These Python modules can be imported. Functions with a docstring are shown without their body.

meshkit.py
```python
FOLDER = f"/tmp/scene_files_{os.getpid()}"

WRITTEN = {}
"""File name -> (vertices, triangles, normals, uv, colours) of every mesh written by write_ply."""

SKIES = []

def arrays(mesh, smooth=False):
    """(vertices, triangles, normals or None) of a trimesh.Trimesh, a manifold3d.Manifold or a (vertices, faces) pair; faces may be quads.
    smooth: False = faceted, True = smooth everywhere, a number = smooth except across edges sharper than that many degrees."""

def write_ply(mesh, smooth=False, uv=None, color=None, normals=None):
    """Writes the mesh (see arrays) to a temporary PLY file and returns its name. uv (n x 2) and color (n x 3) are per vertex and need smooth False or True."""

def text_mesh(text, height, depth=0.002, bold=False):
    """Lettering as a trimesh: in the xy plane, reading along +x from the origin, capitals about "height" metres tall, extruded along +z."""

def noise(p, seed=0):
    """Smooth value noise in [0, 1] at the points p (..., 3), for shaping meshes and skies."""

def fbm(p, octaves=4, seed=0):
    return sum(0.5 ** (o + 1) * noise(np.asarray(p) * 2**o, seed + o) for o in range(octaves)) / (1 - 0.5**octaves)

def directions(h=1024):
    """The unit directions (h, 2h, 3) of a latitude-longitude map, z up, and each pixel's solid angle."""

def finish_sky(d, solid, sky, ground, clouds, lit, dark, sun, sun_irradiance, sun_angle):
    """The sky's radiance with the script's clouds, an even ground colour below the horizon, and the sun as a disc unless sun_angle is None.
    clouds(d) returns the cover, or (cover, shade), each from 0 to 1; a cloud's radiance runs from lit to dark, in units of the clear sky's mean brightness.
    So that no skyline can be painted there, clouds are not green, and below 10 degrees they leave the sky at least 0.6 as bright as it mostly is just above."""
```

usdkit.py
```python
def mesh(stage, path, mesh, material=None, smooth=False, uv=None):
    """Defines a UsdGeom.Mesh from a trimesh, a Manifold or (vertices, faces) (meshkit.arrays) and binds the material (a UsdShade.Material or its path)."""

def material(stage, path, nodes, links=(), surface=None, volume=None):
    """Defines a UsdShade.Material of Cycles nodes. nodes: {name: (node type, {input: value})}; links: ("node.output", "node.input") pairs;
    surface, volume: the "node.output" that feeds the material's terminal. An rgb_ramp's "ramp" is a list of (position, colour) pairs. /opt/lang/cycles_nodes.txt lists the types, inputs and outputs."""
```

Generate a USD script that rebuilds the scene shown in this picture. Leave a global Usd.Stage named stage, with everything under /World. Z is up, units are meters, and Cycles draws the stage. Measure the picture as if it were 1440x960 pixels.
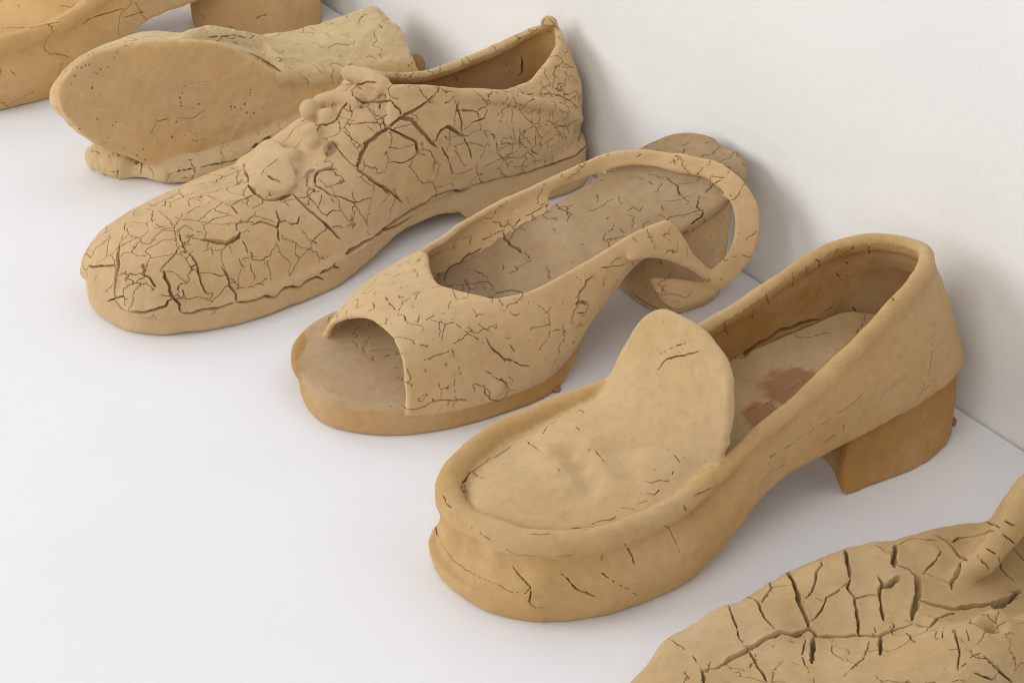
import math, numpy as np, trimesh, usdkit, meshkit
from pxr import Usd, UsdGeom, UsdLux, UsdShade, Gf, Sdf
from scipy.spatial import cKDTree
from scipy.interpolate import CubicSpline, PchipInterpolator
from scipy.ndimage import map_coordinates, gaussian_filter
import shapely

stage = Usd.Stage.CreateInMemory()
UsdGeom.SetStageUpAxis(stage, 'Z')
UsdGeom.SetStageMetersPerUnit(stage, 1.0)
UsdGeom.Xform.Define(stage, '/World')
MM = 0.001

# ------------------------------------------------------------------ camera
# all modelling is in millimetres: wall face y=0, floor z=0, shoes stand at y<0 with their heels to the wall
FOCAL, WIDE, HIGH = 4290.0, 1440, 960
CAM_POS = np.array([811.3, -784.1, 672.8])
PITCH, YAW = math.radians(30.0), math.radians(55.5315)
_r = np.array([math.cos(YAW), math.sin(YAW), 0])
_fh = np.array([-math.sin(YAW), math.cos(YAW), 0])
_f = _fh * math.cos(PITCH) - np.array([0, 0, 1]) * math.sin(PITCH)
_u = np.cross(_r, _f)
cam = UsdGeom.Camera.Define(stage, '/World/camera')
cam.AddTransformOp().Set(Gf.Matrix4d(*_r, 0, *_u, 0, *(-_f), 0, *(CAM_POS * MM), 1))
cam.CreateHorizontalApertureAttr(36.0)
cam.CreateVerticalApertureAttr(24.0)
cam.CreateFocalLengthAttr(FOCAL / WIDE * 36.0)
cam.CreateClippingRangeAttr((0.05, 100.0))
cam.CreateExposureAttr(0.0)


def rays(px):
    """viewing rays through picture points, for finding where a crack seen in the photograph runs on a shoe's surface"""
    px = np.atleast_2d(px).astype(float)
    d = np.c_[(px[:, 0] - WIDE / 2) / FOCAL, (px[:, 1] - HIGH / 2) / FOCAL]
    return _r * d[:, :1] - _u * d[:, 1:2] + _f


# ------------------------------------------------------------------ lamps
def rect_light(name, pos, target, w, h, intensity, color):
    L = UsdLux.RectLight.Define(stage, '/World/' + name)
    z = np.array(pos, float) - np.array(target, float); z /= np.linalg.norm(z)
    x = np.cross([0, 0, 1.0], z); x /= np.linalg.norm(x); y = np.cross(z, x)
    L.AddTransformOp().Set(Gf.Matrix4d(*x, 0, *y, 0, *z, 0, *pos, 1))
    L.CreateWidthAttr(w); L.CreateHeightAttr(h); L.CreateIntensityAttr(intensity); L.CreateColorAttr(Gf.Vec3f(*color))
    L.CreateNormalizeAttr(True)
    return L
rect_light('low_window_light', (-1.2, -1.9, .9), (-.15, 0, .05), 1.6, 1.2, 8.2, (1.0, .995, .985))
rect_light('side_window_light', (-2.3, -.45, 1.3), (-.15, -.1, .03), 1.6, 1.4, 5.2, (1.0, .995, .985))
rect_light('fill_light', (-.3, -2.8, 1.5), (-.15, 0, .05), 3.0, 2.0, 2.8, (1.0, 1.0, 1.0))  # unseen fill lamp added to brighten the wall from the front
rect_light('fill_light_001', (1.5, -2.2, 1.5), (-.15, 0, .05), 2.6, 2.0, 12.0, (1.0, .975, .92))  # unseen fill lamp added for the shaded right sides, tinted warm like bounce
rect_light('overhead_fill_light', (-.1, -.9, 2.5), (-.1, -.3, 0), 3.0, 1.4, 4.4, (.98, .995, 1.03))  # unseen overhead fill lamp added to lift the shaded areas



# ------------------------------------------------------------------ looks
def mat(name, nodes, links, surface):
    return usdkit.material(stage, '/World/Looks/' + name, nodes, links, surface=surface)


def clay(name, light, dark, red=0.0, hair=0.0, hair_scale=150.0, pits=0.6, seed=0.0, stain=None, dust=(.57, .43, .27), pore=330.0):
    """dried clay: mottled tone, pores, faint grain and hairline cracks thinner than the modelled ones"""
    n = {
        'tc': ('texture_coordinate', {}),
        'mv': ('mapping', {'location': (seed, seed * .7, -seed * .3)}),
        'n1': ('noise_texture', {'scale': 28.0, 'detail': 5.0, 'roughness': .6}),
        'n2': ('noise_texture', {'scale': 240.0, 'detail': 4.0, 'roughness': .65}),
        'n3': ('noise_texture', {'scale': 1500.0, 'detail': 3.0, 'roughness': .6}),
        'r1': ('rgb_ramp', {'ramp': [(.32, dark), (.68, light)]}),
        'r2': ('rgb_ramp', {'ramp': [(.30, (.86, .84, .80)), (.5, (1, 1, 1)), (.72, (1.06, 1.06, 1.07))]}),
        'n4': ('noise_texture', {'scale': 15.0, 'detail': 4.0, 'roughness': .55}),
        'k4': ('map_range', {'from_min': .48, 'from_max': .72, 'to_min': 0.0, 'to_max': .55, 'clamp': True}),
        'm4': ('mix_color', {'blend_type': 'mix', 'b': dust}),
        'm1': ('mix_color', {'blend_type': 'multiply', 'fac': .55, 'use_clamp': False}),
        # pores
        'v1': ('voronoi_texture', {'scale': pore, 'feature': 'f1'}),
        'pc': ('separate_color', {}),
        'pn': ('noise_texture', {'scale': 60.0, 'detail': 2.0}),
        'pk': ('map_range', {'from_min': .30, 'from_max': .75, 'to_min': 0.0, 'to_max': .30 * pits, 'clamp': True}),
        'pq': ('math', {'math_type': 'power', 'value2': 3.0}),
        'pw': ('math', {'math_type': 'multiply'}),
        'pd': ('math', {'math_type': 'less_than'}),
        'pf': ('math', {'math_type': 'multiply', 'value2': .72}),
        'm2': ('mix_color', {'blend_type': 'mix', 'b': (.13, .075, .035)}),
        # hairlines
        'wn': ('noise_texture', {'scale': 330.0, 'detail': 2.0}),
        'ws': ('vector_math', {'math_type': 'multiply_add', 'vector2': (.0022, .0022, .0022)}),
        'v2': ('voronoi_texture', {'scale': hair_scale, 'feature': 'distance_to_edge'}),
        'hm': ('noise_texture', {'scale': 55.0, 'detail': 2.0}),
        'hw': ('map_range', {'from_min': .40, 'from_max': .66, 'to_min': 0.0, 'to_max': .045 * (1 if hair else 0), 'clamp': True}),
        'hd': ('math', {'math_type': 'less_than'}),
        'hf': ('math', {'math_type': 'multiply', 'value2': .75 * hair}),
        'm3': ('mix_color', {'blend_type': 'mix', 'b': (.16, .095, .045)}),
        # relief
        's1': ('math', {'math_type': 'multiply_add', 'value2': .6, 'value3': 0.0}),
        's2': ('math', {'math_type': 'multiply_add', 'value2': -1.1}),
        's3': ('math', {'math_type': 'multiply_add', 'value2': -.8}),
        's4': ('math', {'math_type': 'multiply_add', 'value2': .35}),
        'bp': ('bump', {'strength': .85, 'distance': .0008}),
        'p': ('principled_bsdf', {'roughness': .78, 'specular_ior_level': .22, 'diffuse_roughness': .6}),
    }
    l = [('tc.object', 'mv.vector'), ('mv.vector', 'n1.vector'), ('mv.vector', 'n2.vector'), ('mv.vector', 'n3.vector'),
         ('mv.vector', 'n4.vector'), ('n4.fac', 'k4.value'), ('k4.result', 'm4.fac'), ('r1.color', 'm4.a'), ('n1.fac', 'r1.fac'), ('n2.fac', 'r2.fac'), ('m4.result', 'm1.a'), ('r2.color', 'm1.b'),
         ('mv.vector', 'v1.vector'), ('v1.color', 'pc.color'), ('pc.r', 'pq.value1'), ('pq.value', 'pw.value1'), ('mv.vector', 'pn.vector'), ('pn.fac', 'pk.value'), ('pk.result', 'pw.value2'), ('v1.distance', 'pd.value1'), ('pw.value', 'pd.value2'),
         ('pd.value', 'pf.value1'), ('pf.value', 'm2.fac'), ('m1.result', 'm2.a'),
         ('mv.vector', 'wn.vector'), ('wn.color', 'ws.vector1'), ('mv.vector', 'ws.vector3'), ('ws.vector', 'v2.vector'),
         ('mv.vector', 'hm.vector'), ('hm.fac', 'hw.value'), ('v2.distance', 'hd.value1'), ('hw.result', 'hd.value2'),
         ('hd.value', 'hf.value1'), ('hf.value', 'm3.fac'), ('m2.result', 'm3.a'),
         ('n2.fac', 's1.value1'), ('pd.value', 's2.value1'), ('s1.value', 's2.value3'), ('hd.value', 's3.value1'), ('s2.value', 's3.value3'),
         ('n3.fac', 's4.value1'), ('s3.value', 's4.value3'), ('s4.value', 'bp.height'), ('bp.normal', 'p.normal')]
    last = 'm3.result'
    if stain:   # patches of red clay that show through: (centre, radius) in millimetres of the thing
        for k, (c, rad) in enumerate(stain):
            n[f'sd{k}'] = ('vector_math', {'math_type': 'distance', 'vector2': tuple(np.array(c) * MM)})
            n[f'sn{k}'] = ('noise_texture', {'scale': 160.0, 'detail': 3.0})
            n[f'sa{k}'] = ('math', {'math_type': 'multiply_add', 'value2': .012})
            n[f'sl{k}'] = ('map_range', {'from_min': (rad + 8.0) * MM, 'from_max': (rad + 4.8) * MM, 'to_min': 0.0, 'to_max': .72, 'clamp': True})
            n[f'sm{k}'] = ('mix_color', {'blend_type': 'mix', 'b': (.32, .125, .06)})
            l += [('tc.object', f'sd{k}.vector1'), ('tc.object', f'sn{k}.vector'), (f'sn{k}.fac', f'sa{k}.value1'), (f'sd{k}.value', f'sa{k}.value3'),
                  (f'sa{k}.value', f'sl{k}.value'), (f'sl{k}.result', f'sm{k}.fac'), (last, f'sm{k}.a')]
            last = f'sm{k}.result'
    l.append((last, 'p.base_color'))
    return mat(name, n, l, 'p.BSDF')


LIGHT, DARK = (.58, .382, .172), (.51, .322, .132)
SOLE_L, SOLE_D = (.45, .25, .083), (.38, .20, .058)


# ------------------------------------------------------------------ clay modelling: distance fields of thick sheets and solids
def spline(P, n, closed=False, axis=0):
    """n points on a smooth curve through the rows of P"""
    P = np.moveaxis(np.asarray(P, float), axis, 0)
    if closed:
        P = np.concatenate([P, P[:1]]); t = np.arange(len(P))
        out = CubicSpline(t, P, axis=0, bc_type='periodic')(np.linspace(0, len(P) - 1, n, endpoint=False))
    elif len(P) == 2:
        out = P[0] + (P[1] - P[0]) * np.linspace(0, 1, n).reshape((-1,) + (1,) * (P.ndim - 1))
    else:
        out = PchipInterpolator(np.arange(len(P)), P, axis=0)(np.linspace(0, len(P) - 1, n))
    return np.moveaxis(out, 0, axis)


def sheet(net, r, closed=False, step=.8):
    """samples (x, y, z, radius) over the smooth surface through the control net (rows, columns, 3 or 4)"""
    net = np.asarray(net, float)
    if net.shape[-1] == 3:
        net = np.concatenate([net, np.full(net.shape[:-1] + (1,), float(r))], -1)
    seg = lambda a, ax: int(np.ceil(np.linalg.norm(np.diff(a[..., :3], axis=ax), axis=-1).sum(ax).max() / step * 1.15)) + 2
    nu, nv = seg(net, 0) + (0 if not closed else 60), seg(net, 1)
    return spline(spline(net, nu, closed, 0), nv, False, 1).reshape(-1, 4)


def rod(pts, r, closed=False, step=.7):
    P = np.asarray(pts, float)
    if P.shape[1] == 3:
        P = np.c_[P, np.full(len(P), float(r))]
    n = int(np.linalg.norm(np.diff(P[:, :3], axis=0), axis=1).sum() / step * 1.2) + 30
    return spline(P, n, closed)


def outline(pts, n=240):
    P = np.asarray(pts, float)
    return spline(P, n, True)


class Grid:
    def __init__(s, lo, hi, h):
        s.lo, s.h = np.array(lo, float), h
        s.n = np.ceil((np.array(hi, float) - s.lo) / h).astype(int) + 1
        s.ax = [s.lo[k] + h * np.arange(s.n[k]) for k in range(3)]

    def sub(s, a, b):
        i0 = np.clip(np.floor((a - s.lo) / s.h).astype(int), 0, s.n - 1)
        i1 = np.clip(np.ceil((b - s.lo) / s.h).astype(int) + 1, 1, s.n)
        return tuple(slice(p, q) for p, q in zip(i0, i1))

    def pts(s, sl):
        return np.stack(np.meshgrid(*[a[q] for a, q in zip(s.ax, sl)], indexing='ij'), -1)

    def samples(s, S, cap=7.0):
        """field of the union of balls: distance to the samples less their radius"""
        F = np.full(s.n, cap, np.float32)
        sl = s.sub(S[:, :3].min(0) - cap, S[:, :3].max(0) + cap)
        p = s.pts(sl); sh = p.shape[:3]
        d, i = cKDTree(S[:, :3]).query(p.reshape(-1, 3), distance_upper_bound=cap, workers=4)
        ok = np.isfinite(d)
        f = np.full(len(d), cap, np.float32)
        f[ok] = d[ok] - S[i[ok], 3]
        F[sl] = f.reshape(sh)
        return F

    def solid(s, poly, zlo, zhi, rnd=2.0, flare=0.0):
        """field of an upright block over the 2-D outline poly; zlo, zhi: numbers or functions of (x, y); flare widens it with height"""
        X, Y = np.meshgrid(s.ax[0], s.ax[1], indexing='ij')
        q = np.c_[X.ravel(), Y.ravel()]
        B = outline(poly, 2600)
        d2 = cKDTree(B).query(q)[0]
        d2 = np.where(shapely.contains_xy(shapely.Polygon(B), q[:, 0], q[:, 1]), -d2, d2).reshape(X.shape)
        z0 = zlo(X, Y) if callable(zlo) else np.full(X.shape, float(zlo))
        z1 = zhi(X, Y) if callable(zhi) else np.full(X.shape, float(zhi))
        z = s.ax[2][None, None]
        dz = np.maximum(z0[..., None] - z, z - z1[..., None])
        d = d2[..., None] - flare * (z - z0[..., None])
        a, b = d + rnd, dz + rnd
        return (np.minimum(np.maximum(a, b), 0) + np.hypot(np.maximum(a, 0), np.maximum(b, 0)) - rnd).astype(np.float32)


def blend(a, b, k):
    """smooth union"""
    h = np.clip(.5 + .5 * (b - a) / k, 0, 1)
    return b + (a - b) * h - k * h * (1 - h)


def surface(F, g):
    """mesh of the zero level of the field (dual vertices, relaxed onto the level)"""
    inside = F < 0
    n = np.array(F.shape) - 1
    corner = lambda A, i, j, k: A[i:n[0] + i, j:n[1] + j, k:n[2] + k]
    cnt = sum(corner(inside, i, j, k).astype(np.int8) for i in (0, 1) for j in (0, 1) for k in (0, 1))
    cell = np.argwhere((cnt > 0) & (cnt < 8))
    idx = np.full(n, -1, np.int64); idx[tuple(cell.T)] = np.arange(len(cell))
    acc, num = np.zeros((len(cell), 3)), np.zeros(len(cell))
    cs = [(i, j, k) for i in (0, 1) for j in (0, 1) for k in (0, 1)]
    val = {c: F[tuple((cell + c).T)] for c in cs}
    for a in cs:
        for ax in range(3):
            if a[ax] == 0:
                b = list(a); b[ax] = 1; b = tuple(b)
                fa, fb = val[a], val[b]
                m = (fa < 0) != (fb < 0)
                t = fa[m] / (fa[m] - fb[m])
                acc[m] += np.array(a) + t[:, None] * (np.array(b) - np.array(a)); num[m] += 1
    V = cell + acc / num[:, None]
    quads = []
    for ax in range(3):
        o = [k for k in range(3) if k != ax]
        sl0 = [slice(1, -1)] * 3; sl1 = [slice(1, -1)] * 3
        sl0[ax] = slice(0, -1); sl1[ax] = slice(1, None)
        A, B = inside[tuple(sl0)], inside[tuple(sl1)]
        e = np.argwhere(A != B)
        e[:, o] += 1
        flip = inside[tuple(e.T)]
        def at(d1, d2):
            q = e.copy(); q[:, o[0]] += d1; q[:, o[1]] += d2
            return idx[tuple(q.T)]
        Q = np.stack([at(-1, -1), at(0, -1), at(0, 0), at(-1, 0)], 1)
        if ax == 1:
            flip = ~flip
        Q[~flip] = Q[~flip][:, ::-1]
        quads.append(Q)
    Q = np.concatenate(quads)
    Q = Q[(Q >= 0).all(1)]
    T = np.concatenate([Q[:, [0, 1, 2]], Q[:, [0, 2, 3]]])
    E = np.concatenate([Q[:, [0, 1]], Q[:, [1, 2]], Q[:, [2, 3]], Q[:, [3, 0]]]); E = np.concatenate([E, E[:, ::-1]])
    for it in range(4):
        if it:
            s, c = np.zeros_like(V), np.zeros(len(V))
            for k in range(3):
                s[:, k] = np.bincount(E[:, 0], V[E[:, 1], k], len(V))
            c = np.bincount(E[:, 0], minlength=len(V))
            V = V + .5 * (s / np.maximum(c, 1)[:, None] - V)
        for _ in range(2 if it == 3 else 1):
            f = map_coordinates(F, V.T, order=1, mode='nearest')
            G = np.stack([map_coordinates(F, (V + np.eye(3)[k] * .7).T, order=1, mode='nearest') - map_coordinates(F, (V - np.eye(3)[k] * .7).T, order=1, mode='nearest') for k in range(3)], 1) / 1.4
            st = f[:, None] * G / np.maximum((G * G).sum(1, keepdims=True), .15)
            ln = np.linalg.norm(st, axis=1, keepdims=True)
            V = V - st * np.minimum(1, .6 / np.maximum(ln, 1e-9))
    return g.lo + V * g.h, T


def normals(V, T):
    fn = np.cross(V[T[:, 1]] - V[T[:, 0]], V[T[:, 2]] - V[T[:, 0]])
    N = np.zeros_like(V)
    for k in range(3):
        for c in range(3):
            N[:, k] += np.bincount(T[:, c], fn[:, k], len(V))
    return N / np.maximum(np.linalg.norm(N, axis=1, keepdims=True), 1e-12)


# ------------------------------------------------------------------ cracks: real grooves on a locally refined mesh
class Lines:
    """cracks along given curves"""
    def __init__(s, curves):
        P, W = [], []
        for c, w in curves:
            P.append(c); W.append(w)
        s.P, s.W = (np.concatenate(P), np.concatenate(W)) if P else (np.zeros((1, 3)) + 1e6, np.zeros(1))
        s.t = cKDTree(s.P)

    def __call__(s, p, lab):
        d, i = s.t.query(p, distance_upper_bound=6.0, workers=4)
        ok = np.isfinite(d)
        w = np.zeros(len(p)); w[ok] = s.W[i[ok]]
        return np.where(ok, d, 6.0), w


class Cells:
    """a net of cracks between cells; every crack of the net has a width of its own, and many stay closed"""
    def __init__(s, pts, size, wmax, open_share, seed, mask=None, warp=1.6, wscale=.12):
        rng = np.random.default_rng(seed)
        # scattered seeds about `size` apart
        q = pts[rng.permutation(len(pts))]
        keep = []
        key = {}
        for p in q[:60000]:
            k = tuple(np.floor(p / size).astype(int))
            if k not in key:
                key[k] = 1; keep.append(p + rng.normal(0, size * .22, 3))
        s.S = np.array(keep); s.t = cKDTree(s.S)
        s.size, s.wmax, s.open, s.seed, s.mask, s.warp, s.wscale = size, wmax, open_share, seed, mask, warp, wscale

    def __call__(s, p, lab):
        if s.mask is not None:
            m = s.mask(p, lab)
            ok = m > .05
            D, W = np.full(len(p), 6.0), np.zeros(len(p))
            if ok.any():
                D[ok], W[ok] = s.near(p[ok], m[ok])
            return D, W
        return s.near(p, 1.0)

    def near(s, p, m):
        q = p + s.warp * (np.stack([meshkit.noise(p * s.wscale * 2, s.seed + k) for k in range(3)], 1) - .5) * 2 \
              + s.warp * .35 * (np.stack([meshkit.noise(p * s.wscale * 7, s.seed + 9 + k) for k in range(3)], 1) - .5) * 2
        d, i = s.t.query(q, k=3, workers=4)
        best, bw = np.full(len(p), 6.0), np.zeros(len(p))
        fade = np.clip((meshkit.noise(p / (s.size * .55), s.seed + 31) - .2) * 3.2, 0, 1.2)
        for j in (1, 2):
            a, b = np.minimum(i[:, 0], i[:, j]), np.maximum(i[:, 0], i[:, j])
            h = np.abs(np.sin(a * 12.9898 + b * 78.233 + s.seed) * 43758.5453) % 1.0
            w = np.where(h < s.open, s.wmax * (.35 + .65 * ((h / s.open * 7.13) % 1.0) ** 2), 0) * fade * m
            w = np.where(w > .08, np.maximum(w, .25), 0)
            e = (d[:, j] ** 2 - d[:, 0] ** 2) / (2 * np.maximum(np.linalg.norm(s.S[i[:, j]] - s.S[i[:, 0]], axis=1), .1))
            use = (w > .12) & ((e - w / 2) < (best - bw / 2))
            best, bw = np.where(use, e, best), np.where(use, w, bw)
        return best, bw


def refine(V, T, lab, cracks, sizes):
    for h in sizes:
        e = np.sort(np.concatenate([T[:, [0, 1]], T[:, [1, 2]], T[:, [2, 0]]]), 1)
        key = e[:, 0] * np.int64(len(V)) + e[:, 1]
        u, first, inv = np.unique(key, return_index=True, return_inverse=True)
        E = e[first]
        ln = np.linalg.norm(V[E[:, 0]] - V[E[:, 1]], axis=1)
        mid = (V[E[:, 0]] + V[E[:, 1]]) / 2
        el = np.zeros(len(E), int); el[inv] = np.tile(lab, 3)
        long = np.flatnonzero(ln > h * 1.25)
        mark = np.zeros(len(E), bool)
        for c in cracks:
            d, w = c(mid[long], el[long])
            hit = (w > 0) & (d < w * .55 + ln[long] * .55) & ((w < 4 * ln[long]) | (d > w * .3 - ln[long]))
            mark[long[hit]] = True
        new = np.full(len(E), -1, np.int64); new[mark] = len(V) + np.arange(mark.sum())
        V = np.concatenate([V, mid[mark]])
        m = new[inv].reshape(3, -1).T       # new vertex on edges 01, 12, 20
        k = (m >= 0).sum(1)
        out, lo = [T[k == 0]], [lab[k == 0]]
        f = k == 3
        t, q = T[f], m[f]
        out += [np.stack(x, 1) for x in ((t[:, 0], q[:, 0], q[:, 2]), (q[:, 0], t[:, 1], q[:, 1]), (q[:, 2], q[:, 1], t[:, 2]), (q[:, 0], q[:, 1], q[:, 2]))]
        lo += [lab[f]] * 4
        for s in range(3):
            a, b, c = s, (s + 1) % 3, (s + 2) % 3
            f = (k == 1) & (m[:, a] >= 0)           # edge ab split
            t, q = T[f], m[f]
            out += [np.stack((t[:, a], q[:, a], t[:, c]), 1), np.stack((q[:, a], t[:, b], t[:, c]), 1)]; lo += [lab[f]] * 2
            f = (k == 2) & (m[:, c] < 0)            # ab and bc split
            t, q = T[f], m[f]
            out += [np.stack((q[:, a], t[:, b], q[:, b]), 1), np.stack((t[:, a], q[:, a], q[:, b]), 1), np.stack((t[:, a], q[:, b], t[:, c]), 1)]; lo += [lab[f]] * 3
        T, lab = np.concatenate(out), np.concatenate(lo)
    return V, T, lab


def carve(V, N, lab, cracks, deep=3.2, lip=.12):
    """how far each point moves along its normal: down into a crack, and slightly up where a plate curls at its edge"""
    down, up = np.zeros(len(V)), np.zeros(len(V))
    for c in cracks:
        d, w = c(V, lab)
        hw = np.maximum(w / 2, 1e-6)
        t = np.clip((d / hw - .5) / .6, 0, 1)
        D = np.where(w > 0, np.minimum(.8 + 3.2 * w, deep), 0)
        down = np.maximum(down, D * (1 - t * t * (3 - 2 * t)))
        up = np.maximum(up, np.where(w > 0, lip * np.minimum(w, 1.2) * np.exp(-((d - hw) / 2.2) ** 2), 0))
    return up - down


def trace(mesh, off, lines, seed=0, jag=.35):
    """curves seen in the photograph, each a list of picture points with a width, as curves on the surface of the mesh"""
    rng = np.random.default_rng(seed)
    out = []
    for ln in lines:
        w0, pts = ln[0], np.array(ln[1], float)
        seg = np.r_[0, np.cumsum(np.linalg.norm(np.diff(pts, axis=0), axis=1))]
        t = np.arange(0, seg[-1], .8)
        P = np.c_[np.interp(t, seg, pts[:, 0]), np.interp(t, seg, pts[:, 1])]
        if isinstance(off, tuple):
            o, d = np.repeat(((CAM_POS - off[0]) @ off[1].T)[None], len(P), 0), rays(P) @ off[1].T
        else:
            o, d = np.repeat((CAM_POS - off)[None], len(P), 0), rays(P)
        loc, ri, _ = mesh.ray.intersects_location(o, d, multiple_hits=False)
        if len(ri) < 4:
            continue
        q = loc[np.argsort(ri)]; tt = t[np.sort(ri)] / seg[-1]
        cut = np.flatnonzero(np.linalg.norm(np.diff(q, axis=0), axis=1) > 4) + 1
        for a, b in zip(np.r_[0, cut], np.r_[cut, len(q)]):
            if b - a < 5:
                continue
            c = q[a:b]
            L = np.r_[0, np.cumsum(np.linalg.norm(np.diff(c, axis=0), axis=1))]
            s = np.arange(0, L[-1], .25)
            c = np.stack([np.interp(s, L, c[:, k]) for k in range(3)], 1); u = np.interp(s, L, tt[a:b])
            sd = int(rng.integers(1000))
            c = c + jag * 2.2 * (np.stack([meshkit.noise(c / 2.6, sd + k) for k in range(3)], 1) - .5) + jag * 1.0 * (np.stack([meshkit.noise(c / .9, sd + 5 + k) for k in range(3)], 1) - .5)
            w = np.maximum(np.where(w0 > 1.0, 1.0, .85) * w0 * (.35 + .65 * np.minimum(1, np.minimum(u, 1 - u) * 7)) * (.55 + .9 * meshkit.noise(c / 4.0, sd + 11)), .37)
            out.append((c, w))
    return out


def seen(ox, oy, k, text):
    """cracks read off the photograph: one per line, width in mm then points, given in a view that starts at (ox, oy) and is k times enlarged"""
    out = []
    for ln in text.strip().splitlines():
        a = ln.split()
        out.append((float(a[0]), [(ox + float(q.split(',')[0]) / k, oy + float(q.split(',')[1]) / k) for q in a[1:]]))
    return out


# ------------------------------------------------------------------ writing things and parts
def thing(name, label, cat, loc=(0, 0, 0), group=None, matrix=None):
    x = UsdGeom.Xform.Define(stage, '/World/' + name)
    if matrix is not None:
        x.AddTransformOp().Set(matrix)
    else:
        x.AddTranslateOp().Set(Gf.Vec3d(*[c * MM for c in loc]))
    p = x.GetPrim()
    p.SetCustomDataByKey('label', label); p.SetCustomDataByKey('category', cat)
    if group:
        p.SetCustomDataByKey('group', group)
    return '/World/' + name


def put(path, V, T, N, material):
    used = np.unique(T)
    re = np.full(len(V), -1, np.int64); re[used] = np.arange(len(used))
    m = UsdGeom.Mesh.Define(stage, path)
    f32 = lambda a: np.ascontiguousarray(a, dtype=np.float32)
    from pxr import Vt
    m.CreatePointsAttr(Vt.Vec3fArray.FromNumpy(f32(V[used] * MM)))
    m.CreateFaceVertexCountsAttr(Vt.IntArray.FromNumpy(np.full(len(T), 3, np.int32)))
    m.CreateFaceVertexIndicesAttr(Vt.IntArray.FromNumpy(re[T].astype(np.int32).ravel()))
    m.CreateNormalsAttr(Vt.Vec3fArray.FromNumpy(f32(N[used]))); m.SetNormalsInterpolation('vertex')
    m.CreateSubdivisionSchemeAttr('none')
    UsdShade.MaterialBindingAPI.Apply(m.GetPrim()).Bind(material)
    return m


TRIS = [0]


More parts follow.
